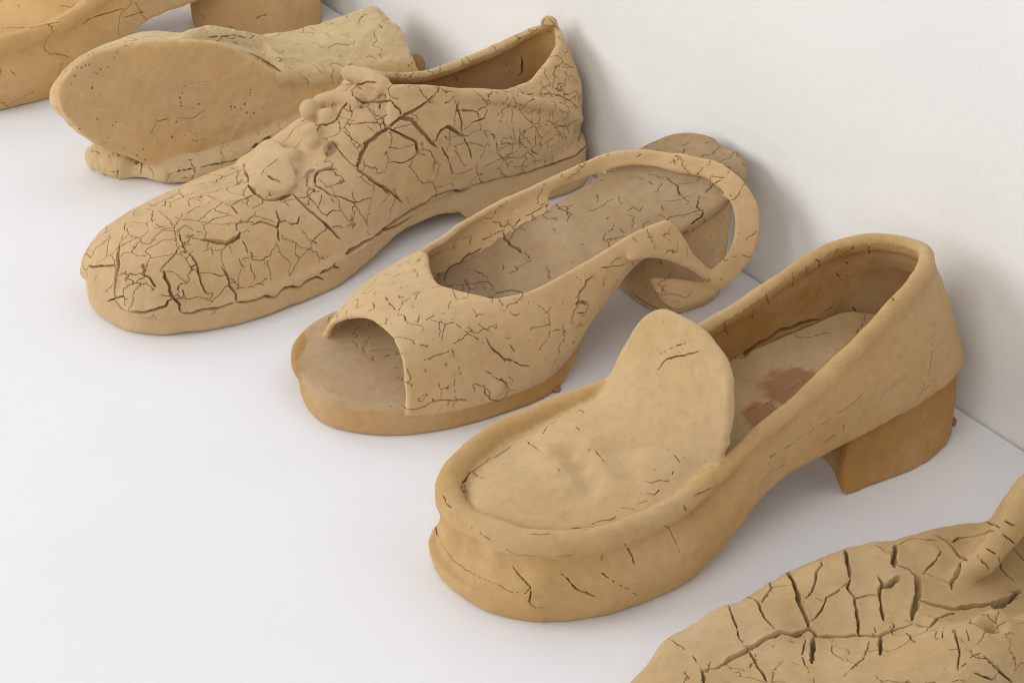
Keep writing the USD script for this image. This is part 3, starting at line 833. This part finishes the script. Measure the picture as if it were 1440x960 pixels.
def oxford_fields(h=1.15):
    g = Grid((-60, -274, -3), (66, 6, 92), h)
    zhi = lambda x, y: np.interp(-y, [0, 40, 80, 115, 143, 165, 190, 220, 262], [24, 24, 25, 23.5, 19.5, 16, 15.5, 16.5, 18])
    zlo = lambda x, y: np.interp(-y, [0, 76, 82, 95, 120, 150, 165], [0, 0, 6, 8, 7, 2, 0])
    ol = [(29, -10), (33.5, -30), (32, -60), (30.5, -85), (32, -108), (37, -126), (46, -150), (53, -181), (55, -206), (52.5, -229), (46.5, -246), (38, -256), (26, -263), (10, -265.5), (-4, -262), (-17, -253), (-28, -237), (-35, -212), (-39, -185), (-38, -155), (-34, -125), (-30, -95), (-31, -60), (-29, -30), (-21, -9), (-6, -2), (12, -2)]
    sole = g.solid(ol, zlo, zhi, 4.0)
    rows = [arch(-261.5, 20.5, -4, 14, 17, 2, 2), arch(-259, 33.5, -11, 13, 25, 2.1, 2), arch(-252, 42.5, -18, 12, 30.5, 2.1, 2), arch(-240, 48.5, -24, 11, 35.5, 2.1, 2, cx=13), arch(-222, 51, -30, 10, 38, 2.1, 2, cx=12),
            arch(-204, 51, -34, 10, 39.5, 2.1, 2, cx=10), arch(-188, 49.5, -36, 10, 41, 2.1, 2, cx=8), arch(-174, 47, -36, 11, 42, 2.1, 2.0, cx=7), arch(-160, 43.5, -36, 13, 46, 2.05, 1.9, cx=5), arch(-146, 39.5, -34, 16, 53.5, 2.0, 1.7, cx=5),
            arch(-132, 35.5, -32, 19, 62.5, 2.0, 1.6, cx=5), arch(-120, 32.5, -30, 21, 71, 2.1, 1.7, cx=6), arch(-110, 31, -29, 22, 74.5, 2.2, 1.9, cx=6)]
    vamp = sheet(rows, 2.2)
    q = vamp.copy()
    edge = np.interp(q[:, 0], [-60, -24, -22, -6, 8, 12, 22, 38, 60], [-150, -160, -172, -178, -174, -164, -168, -164, -158])
    t = np.clip((q[:, 1] - edge) / 1.6, 0, 1)
    q[:, 3] += 1.5 * t * np.clip((-114 - q[:, 1]) / 26, 0, 1)
    near_top = [(20, -114, 75), (25, -104, 74), (28, -92, 71), (29.5, -78, 67), (29.5, -66, 63.5), (28.5, -54, 60), (26.5, -42, 59.5), (23, -29, 64), (14, -15, 70), (3, -10.5, 73)]
    near_mid = [(27, -120, 50), (31, -105, 50), (34.5, -92, 50), (36, -78, 50), (37.5, -66, 49), (38, -54, 47), (36, -40, 46), (31, -24, 46), (20, -9, 48), (4, -4.5, 50)]
    near_bot = [(33, -120, 21), (32, -106, 22), (31, -92, 22), (31, -78, 23), (31.5, -66, 23), (32, -54, 22), (32, -40, 22), (28, -22, 22), (18, -8.5, 22), (3, -4, 22)]
    far_top = [(-8, -114, 74), (-15, -104, 67), (-19, -92, 60.5), (-21.5, -78, 55.5), (-22, -66, 53.5), (-22, -54, 54), (-20, -40, 56.5), (-16, -26, 61), (-8, -14, 68.5), (3, -10.5, 73)]
    far_mid = [(-22.5, -120, 48), (-25.5, -105, 46), (-28, -92, 44), (-28, -78, 43), (-28, -66, 43), (-28, -54, 43), (-27, -40, 44), (-24, -24, 46), (-13, -9, 48), (4, -4.5, 50)]
    far_bot = [(-32, -120, 21), (-30, -106, 22), (-29, -92, 22), (-29, -78, 23), (-29, -66, 23), (-29, -54, 22), (-28, -40, 22), (-24, -22, 22), (-14, -8.5, 22), (3, -4, 22)]
    mix = lambda a, b: (np.array(a, float) + np.array(b, float)) / 2
    nq = sheet(np.stack([near_bot, mix(near_bot, near_mid) + (1.2, 0, 0), near_mid, mix(near_mid, near_top) + (1.5, 0, 0), near_top], 1), 2.2)
    fq = sheet(np.stack([far_bot, far_mid, mix(far_mid, far_top) - (1.5, 0, 0), far_top], 1), 2.2)
    rim = rod(near_top + far_top[::-1][1:], 2.5)
    roll = rod([(29.5, -88, 68.5), (32.5, -72, 65), (35, -56, 60.5), (36, -41, 54.5), (34, -27, 46), (27.5, -14, 36)], [2.0][0])
    roll[:, 3] = 3.1
    inner = sheet([[(-24, y, z), (0, y, z - 1), (26, y, z)] for y, z in ((-150, 18), (-110, 26), (-60, 27), (-14, 26))], 2)
    ball = lambda c, r: rod([np.array(c) - (.6, 0, 0), np.array(c) + (.6, 0, 0)], r)
    F = [('upper', g.samples(np.concatenate([q, nq, fq]))), ('upper', g.samples(rim)), ('upper', g.samples(roll)), ('upper', g.samples(ball((2, -12.5, 75.5), 4))), ('sole', sole), ('insole', g.samples(inner))]
    for c, r in (((-5, -142, 62.5), 5.2), ((4, -138, 62), 4.5), ((6, -149, 57), 5.2), ((10, -150, 55), 4), ((9, -162, 49), 5.4), ((14, -163, 46), 4)):
        F.append(('shoelace', g.samples(ball(c, r))))
    F.append(('shoelace', g.samples(rod([(-6, -136, 65), (3, -131, 69.5), (12, -127, 70)], 3.6))))
    F.append(('shoelace', g.samples(rod([(-4, -121, 76), (6, -118, 77.5), (16, -116, 76)], 4.2))))
    F.append(('tongue', g.samples(sheet([[(-12, -174, 43), (0, -179.5, 44), (12, -182.5, 44.5), (20, -181, 43.5), (24.5, -174, 43)], [(-11, -169, 46), (-1, -172, 47.5), (9, -174, 48), (18, -174, 46), (24, -171, 44)], [(-10, -163, 49), (-2, -163, 52), (6, -164, 52), (14, -166, 50), (22, -167.5, 46)]], 1.9))))
    for en, c in (('eyelet', (20, -147, 54.5)), ('eyelet_001', (23.5, -160, 45.5))):
        F.append((en, g.samples(rod([np.array(c) + 2.4 * np.array([math.cos(a) * .5, math.sin(a), math.cos(a) * -.85]) for a in np.linspace(0, 6.28, 9)], 1.0))))
    return g, F


clay_c = clay('clay_buff', (.63, .45, .25), (.56, .385, .195), hair=0, pits=.45, seed=3.7)
clay_rust = clay('clay_rust', (.40, .245, .14), (.33, .19, .105), seed=4.4)
root = thing('lace_up_shoe', 'heavily cracked tan clay lace-up shoe with lumpy knotted laces', 'shoe', (-283, 0, 0))
g, f = oxford_fields()
OXFORD_LINES = seen(100, 200, 3, '''1.0 65,540 75,525 130,522 180,520 205,515
1.6 205,440 200,480 203,520 190,570 188,610 187,660
.9 205,437 250,420 290,395
.5 230,340 225,380 215,410
.9 150,668 187,660 215,650 240,665
1.4 187,665 210,695 250,718 310,718 360,705 400,692 405,670 430,658
1.6 390,540 395,570 415,605 415,630 435,660 460,685 460,715
.8 430,658 470,660 475,640 470,620
1.2 463,715 510,720 560,705 620,700 660,685 700,675
1.4 700,675 760,672 820,650 860,655 880,635 900,615 960,610 1000,585 1040,570 1065,580
1.6 1050,555 1080,545 1100,530 1115,508
.8 1105,525 1135,530
2.2 1160,470 1200,450 1240,425 1285,398
1.6 1285,398 1330,370 1380,350 1440,310
1.5 635,530 660,560 670,605 695,640 697,672
1.2 500,470 530,510 540,560 550,600 572,640
.8 500,530 525,515
.5 572,640 600,635 585,665
1.0 300,560 330,570 350,600 358,612
.6 300,520 315,545
.5 230,570 265,590 300,600
.6 375,545 385,530 440,470 455,440
.9 455,380 465,420 480,455 500,468
.5 380,370 450,375
.6 450,375 480,350 530,380 555,380
1.9 545,412 590,418 640,425 660,430 690,408 705,400 715,378
.8 700,375 695,350 720,335 770,340
.8 720,410 740,450 745,470
.5 665,430 680,470
.5 590,440 600,475
1.1 760,350 800,335 840,350 870,360 880,335 870,300 860,290
1.0 870,360 880,420
.9 870,345 900,330 930,350 960,340 965,310
1.2 675,270 690,285 700,305
1.0 675,268 710,250 770,225
1.5 730,90 735,120 750,150 748,170
.6 748,170 700,175 650,172
1.9 748,180 775,215 820,245 860,245 900,235 930,220
1.2 830,140 885,172
.6 800,140 830,100 880,70
.5 560,350 600,325 670,310
.5 480,310 520,280 600,250
.5 580,230 640,255 670,270
.6 400,240 395,270 330,270
.7 340,300 345,335 370,355 410,355
.5 370,290 420,330 430,355
.6 560,175 490,190
1.4 930,215 960,245 1000,285 1050,325 1080,355 1110,385 1135,410
1.1 1030,180 1030,150 1045,125 1090,110 1120,115
.9 1030,182 1070,205 1095,225
.6 1095,225 1110,260
.7 1095,225 1150,235 1190,255 1215,290 1255,360
.6 1195,290 1190,330 1185,370
.5 1080,310 1100,290 1140,290
.7 950,430 945,470 965,490
.6 1010,410 1040,430
.5 830,500 845,590
.5 750,500 775,570 765,620
.7 705,490 730,530
1.8 1240,0 1235,40 1212,90 1213,120 1260,155 1310,190 1340,220''') + seen(400, 20, 3, '''1.8 625,345 610,365 560,400 500,435 440,480 400,505 360,540 325,590 313,630 312,655
1.3 312,655 350,685 400,720 440,745 500,795
1.7 485,445 540,445 575,490 600,520 630,555 645,562
1.3 440,482 490,508 555,540 565,590
1.6 620,540 640,530 660,490 690,478 730,500 755,520
1.1 735,370 730,400 745,440 748,500
1.0 450,365 490,410 495,430
.8 405,375 402,400
.7 412,430 420,460 440,480
.6 565,590 530,615 490,628 440,622
.5 565,590 620,600 660,640
.9 665,560 690,610 710,670
.9 755,520 780,570 790,610
.9 755,490 800,455 845,440 855,400
.7 845,490 880,510 900,555 890,600
.8 900,555 940,545 960,548 1000,545 1030,530
.4 960,400 960,470 975,530
.7 1078,390 1075,460 1055,500 1060,550 1040,575 1065,590 1090,560
.5 1080,470 1115,468
.6 1140,450 1150,470 1190,475 1200,500
.5 1160,490 1155,540 1120,560
.7 1270,470 1245,510 1235,560
.7 1050,345 1110,335 1160,345 1210,370 1250,420
.6 1175,220 1185,250 1220,270 1225,320 1245,345
.4 1120,250 1160,270
1.7 1290,535 1260,570 1230,595 1190,615 1150,628 1110,640 1060,655 1000,672 940,685 880,695 850,705 800,720
1.9 800,720 760,745 700,745 650,760 590,795 530,830 470,870 420,905 375,940
.6 700,670 740,675 800,650 850,640 920,605 990,605
.5 820,690 835,720
.6 230,430 250,440 330,460 385,500
.6 230,450 240,490 290,530 330,565
.6 205,540 250,600 310,655
1.0 125,715 135,670 170,655 210,655
.8 125,720 160,740 200,765
1.2 290,345 285,325 310,300 345,290 395,290
1.3 295,345 330,375 390,370 450,365
1.3 130,470 180,470 220,450 240,410 265,375
.8 140,495 150,470
.9 1000,175 1005,230 990,265
.5 940,195 935,225
.6 720,260 735,290
.6 670,290 665,320''')

build(root, g, f, 1.0, (-283, 0, 0), {'*': clay_c, 'eyelet': clay_rust, 'eyelet_001': clay_rust, 'inner_face': clay_inner_shaded}, OXFORD_LINES,
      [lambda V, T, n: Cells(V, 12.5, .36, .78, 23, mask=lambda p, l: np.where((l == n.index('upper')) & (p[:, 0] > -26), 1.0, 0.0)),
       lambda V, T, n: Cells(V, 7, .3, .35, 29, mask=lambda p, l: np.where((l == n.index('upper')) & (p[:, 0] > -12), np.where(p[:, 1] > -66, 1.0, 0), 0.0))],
      seed=21, deep=4.2, lip=.35, inner_face=(3, -45, -112, 30),  wobble=(1.2, 24, .4, 6),
      bumps=[((2, -187, 43), 9, -2.0), ((-8, -172, 44), 6, -2.0), ((22, -196, 42), 8, 1.4), ((-5, -205, 41), 8, 1.3), ((20, -226, 39), 9, 1.2), ((34, -142, 40), 8, 1.5), ((36, -120, 38), 9, -1.2), ((32, -100, 50), 8, 1.4)])


# ------------------------------------------------------------------ the shoe lying on its side, sole towards the viewer
# local frame: x along the shoe (toe negative), y up the tipped sole, z out of the sole
_t = math.radians(10)
FL_R = np.array([[0, 1, 0], [-math.sin(_t), 0, math.cos(_t)], [math.cos(_t), 0, math.sin(_t)]])     # rows: local axes in the world
FL_O = np.array([-368.0, 0, 0])


def flip_fields(h=1.2):
    g = Grid((-238, -9, -80), (4, 86, 30), h)
    so = [(-226, 56), (-223, 64), (-210, 71.5), (-188, 73), (-158, 68), (-138, 62), (-127, 55), (-118, 47), (-109, 40), (-99, 36), (-83, 33), (-66, 29), (-45, 28), (-32, 25), (-26, 15), (-32, 5), (-50, 2), (-80, 4), (-100, 7), (-110, 8.5), (-127, 4), (-150, 3), (-173, 8), (-198, 21), (-215, 35), (-224, 48)]
    sole = g.solid(so, -9, 0, 2.6)
    uo = [(-221, 50), (-217, 57), (-203, 64), (-183, 67), (-158, 66), (-140, 61), (-122, 54), (-105, 46), (-90, 38), (-80, 32), (-72, 24), (-70, 14), (-76, 4), (-110, 2), (-150, 2), (-185, 14), (-208, 32), (-219, 44)]
    up = g.solid(uo, lambda x, y: np.interp(x, [-225, -200, -150, -110, -80, -8], [-24, -34, -44, -50, -56, -60]), -7, 7)
    def loc(p):
        return (np.array(p, float) - FL_O) @ FL_R.T
    flap = rod(np.c_[loc([(-405, -195, 5.5), (-394, -192, 6), (-382, -184, 5), (-372, -176, 6), (-364, -158, 7), (-365, -135, 7), (-368, -110, 9), (-370, -86, 10)]), [7, 8.5, 3.5, 6.5, 9, 7, 8.5, 8]], 6)
    top = rod(np.c_[loc([(-392, -152, 58), (-400, -130, 52), (-402, -110, 44), (-404, -92, 36)]), [5, 7, 7, 4]], 5)
    fan = [[(-374, -106, 38), (-394, -104, 42), (-412, -100, 38), (-420, -98, 26)], [(-375, -88, 32), (-396, -84, 36), (-416, -79, 34), (-424, -76, 22)], [(-376, -68, 28), (-399, -63, 33), (-416, -60, 33), (-426, -56, 22)],
           [(-377, -50, 26), (-401, -44, 33), (-419, -41, 32.5), (-429, -38, 22)], [(-378, -32, 22), (-402, -26, 30), (-421, -24, 32), (-431, -21, 22)], [(-379, -34, 12), (-403, -28, 15), (-421, -20, 22), (-432, -17, 12)], [(-379, -36, 2), (-403, -30, 2), (-421, -23, 3), (-432, -20, 2)]]
    F_ = sheet(np.array(fan, float), 4)
    F_[:, :3] = (F_[:, :3] - FL_O) @ FL_R.T
    return g, [('sole', sole), ('upper', g.samples(F_)), ('upper', up), ('upper', g.samples(top)), ('torn_edge', g.samples(flap))]


clay_d = clay('clay_straw', (.65, .50, .285), (.59, .435, .23), hair=0, pits=.4, seed=5.2)
clay_d2 = clay('clay_pitted', (.66, .45, .215), (.59, .39, .175), hair=0, pits=1.9, pore=520.0, seed=6.2)
M = Gf.Matrix4d(*FL_R[0], 0, *FL_R[1], 0, *FL_R[2], 0, *(FL_O * MM), 1)
root = thing('tipped_shoe', 'clay shoe lying on its side with its pitted sole facing out', 'shoe', matrix=M)
g, f = flip_fields()
FLIP_LINES = seen(0, 0, 2.4, '''.35 510,450 530,410 580,400 650,400 690,370
1.2 840,180 890,205 950,245
2.0 850,500 880,480 920,460 955,445
.8 640,540 660,580 650,600
.8 480,545 475,590
.6 750,530 752,560
.8 560,590 620,575 700,560 780,545 850,525
.7 680,130 720,125 790,120 830,128''')

build(root, g, f, 1.4, (FL_O, FL_R), {'*': clay_d, 'sole': clay_d2}, FLIP_LINES,
      [lambda V, T, n: Cells(V, 9, .32, .32, 33, mask=lambda p, l: np.where(l == n.index('sole'), 0.0, 1.0))], seed=31, wobble=(1.6, 22, .6, 4.5), floor=False)


# ------------------------------------------------------------------ the block-heeled shoe at the far end of the row
clay_corner = clay('clay_far', (.64, .42, .185), (.57, .355, .145), hair=0, pits=.5, seed=8.3)
root = thing('block_heel_shoe', 'clay block-heel shoe at the far end of the row, mostly out of view', 'shoe', (-533, 7, 0))
g, f = loafer_fields(1.5)
f = [q for q in f if q[0] != 'heel']
f.append(('heel', g.solid([(51, -51), (50, -37), (42, -22), (22, -16), (0, -18), (-14, -32), (-16, -56), (-8, -74), (4, -80), (15, -81), (34, -66)], 0, lambda x, y: 0 * x + 36, 2)))
CORNER_LINES = seen(0, 0, 2.4, '''.6 280,80 310,60 420,30
.6 420,60 490,40
.6 530,100 550,120
.6 0,95 100,95 200,75
.6 610,50 560,80 540,100''')

build(root, g, f, 2.2, (-533, 7, 0), {'*': clay_corner}, CORNER_LINES, [lambda V, T, n: Cells(V, 17, .45, .25, 43)], seed=41, wobble=(1.6, 24, .4, 6))


# ------------------------------------------------------------------ the collapsed shoe at the near end of the row
from scipy.interpolate import RBFInterpolator


def broken_fields(h=1.15):
    g = Grid((-66, -262, -3), (66, -4, 92), h)
    ol = [(-34, -244), (-39, -232), (-48, -212), (-50, -196), (-54, -170), (-57.5, -143), (-56, -125), (-49, -104), (-45, -83), (-40, -56), (-34, -30), (-20, -14), (0, -10), (20, -14), (34, -34), (40, -60), (44, -90), (50, -130), (54, -170), (50, -210), (38, -236), (15, -252), (-12, -254)]
    K = [(-34, -244, 12), (-48, -212, 13), (-52, -180, 13), (-56, -143, 13), (-50, -108, 14), (-42, -70, 15), (-36, -225, 20), (-38, -200, 23), (-41, -170, 24), (-44, -145, 23), (-40, -122, 24), (-36, -100, 22),
         (-11, -227, 23), (-14, -201, 24), (-8, -179, 24), (5, -164, 24), (9, -147, 23), (14, -118, 19), (17, -98, 13), (-25, -210, 25), (-26, -185, 28), (-24, -160, 26), (-14, -150, 24), (-22, -135, 27), (-10, -125, 24), (-20, -112, 22), (-8, -105, 16),
         (20, -190, 27), (15, -215, 26), (30, -165, 30), (28, -145, 33), (40, -150, 33), (33, -125, 34), (45, -120, 31), (38, -100, 28), (50, -170, 25), (45, -215, 24), (10, -245, 20), (-15, -250, 16), (0, -80, 6), (0, -40, 6), (25, -60, 10), (-20, -60, 6), (-20, -85, 12)]
    K = np.array(K, float)
    H = RBFInterpolator(K[:, :2], K[:, 2], kernel='thin_plate_spline', smoothing=2.0)
    X, Y = np.meshgrid(g.ax[0], g.ax[1], indexing='ij')
    hz = np.clip(H(np.c_[X.ravel(), Y.ravel()]).reshape(X.shape), 3, 60)
    body = g.solid(ol, -2, lambda x, y: hz, 6.0)
    wall = sheet([[(-34, -92, 6), (-26, -92, 11), (-12, -92, 18)], [(-38, -72, 5), (-27, -75, 16), (-11.5, -78, 29)], [(-38, -52, 5), (-29, -60, 28), (-10, -68, 45)], [(-36, -34, 5), (-30, -40, 36), (-8, -54, 61)], [(-28, -14, 5), (-25, -20, 40), (-7, -34, 70)]], 3)
    rim = rod([(-6, -112, 14, 2.5), (-12, -96, 18, 4), (-12, -79.5, 28, 5), (-10.5, -70.5, 43, 5), (-8, -58, 58, 5), (-7, -36, 70, 4.5)], 5)
    return g, [('upper', body), ('collar', g.samples(wall)), ('collar', g.samples(rim))]


clay_e = clay('clay_pale_buff', (.53, .37, .18), (.475, .315, .145), hair=0, pits=.5, seed=7.7)
root = thing('collapsed_shoe', 'flattened clay shoe with wide cracks at the near end of the row', 'shoe', (130, 0, 0))
g, f = broken_fields()
BROKEN_LINES = seen(860, 640, 2.4828, '''.6 200,640 250,670 290,710 315,750
1.8 315,750 370,745 420,710 480,680 540,640 590,620 640,630 690,605 720,635 800,635 860,630 930,632 1000,610 1050,590
1.2 315,750 325,794
1.2 480,680 510,740 545,790
1.0 405,515 430,580 445,640 470,665
1.0 465,490 510,510 530,560 570,605
.9 545,435 560,465 525,515
.6 560,460 620,455
2.0 610,400 640,450 655,510 680,570 690,600
1.0 730,365 735,385 715,410 710,450 690,490 668,515
.8 700,580 730,545 750,500 800,465 830,440
.4 695,490 740,510
1.8 705,635 702,690 700,730
1.8 815,330 825,380 832,430
1.3 832,430 825,460 850,500 855,530 860,580 862,630
.8 850,500 890,490 930,488
1.3 930,420 945,445 935,470 940,520 950,580
2.4 935,465 970,455 1005,425
2.2 990,315 988,350 985,395
.8 925,315 960,340 985,345
.8 1000,315 1050,290 1140,300
2.2 990,385 1040,400 1070,430 1070,480 1060,520 1045,580
1.2 1050,590 1110,605 1140,570 1200,550
2.4 1075,510 1130,525 1200,540 1260,530 1330,520 1380,505 1420,480
4.5 1330,535 1380,510 1425,475
1.6 940,635 938,700
.9 1030,620 1060,655
.6 970,590 985,610
1.8 1130,280 1180,310 1210,350 1245,368
1.4 1190,305 1210,290 1270,285 1340,262
1.6 1220,375 1205,420 1190,440 1185,470
.8 1085,415 1130,370 1150,335 1125,310
.6 1090,410 1140,430 1190,450
.8 1305,230 1370,260
1.0 1310,325 1350,350 1360,400 1410,450
.8 1280,350 1320,400
.7 1370,230 1410,245
.6 1365,275 1410,310
.9 1395,320 1440,370
.6 770,640 770,690 830,725
.7 900,650 880,710 810,770
.7 680,640 665,700 690,760
.6 1160,600 1155,640
.8 1195,610 1215,680 1210,750
1.0 1300,700 1360,760 1400,794
.8 1215,745 1260,700 1290,690
.6 1240,610 1250,650
.9 1260,760 1330,780 1345,760''')

build(root, g, f, 4, (130, 0, 0), {'*': clay_e}, BROKEN_LINES, [lambda V, T, n: Cells(V, 12, .5, .5, 53, mask=lambda p, l: np.where(p[:, 0] - .25 * p[:, 1] > 40, 1.0, .0))], seed=51, lip=.4, wobble=(1.8, 24, .5, 7), deep=6.0,
      bumps=[((-40, -196, 22), 8, 1.5), ((-30, -150, 24), 9, 2), ((38, -133, 37), 3.6, -11), ((38, -133, 36), 8, 3), ((34, -128, 36), 6, 2.5), ((22, -128, 24), 8, -2)])


# ------------------------------------------------------------------ crumbs of clay that came off
red_clay = mat('red_clay', {'tc': ('texture_coordinate', {}), 'n': ('noise_texture', {'scale': 400.0, 'detail': 3.0}), 'r': ('rgb_ramp', {'ramp': [(.3, (.30, .13, .06)), (.7, (.42, .22, .11))]}),
    'p': ('principled_bsdf', {'roughness': .8, 'specular_ior_level': .2})}, [('tc.object', 'n.vector'), ('n.fac', 'r.fac'), ('r.color', 'p.base_color')], 'p.BSDF')
for k, (pos, r, label) in enumerate((((13.5, -11.5, 1.8), (1.8, 1.6, 2.0), 'tiny reddish clay crumb at the back corner of the loafer heel'),
                                     ((-104, -133, 1.2), (2.6, 2.0, 1.3), 'flat reddish clay crumb under the edge of the sandal sole'),
                                     ((-404, -10, 6), (5, 4.5, 7), 'brown clay lump at the foot of the wall behind the tipped shoe'))):
    b = trimesh.creation.icosphere(3, 1.0)
    v = b.vertices * (1 + .5 * (meshkit.fbm(b.vertices * 1.4 + k * 7, 3, 60 + k) - .5)[:, None]) * r
    v = np.maximum(v, [-99, -99, -pos[2] + .05])
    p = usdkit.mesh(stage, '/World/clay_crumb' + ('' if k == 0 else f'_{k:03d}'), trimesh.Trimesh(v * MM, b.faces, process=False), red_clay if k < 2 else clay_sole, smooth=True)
    p.AddTranslateOp().Set(Gf.Vec3d(*[c * MM for c in pos]))
    p.GetPrim().SetCustomDataByKey('label', label); p.GetPrim().SetCustomDataByKey('category', 'crumb')
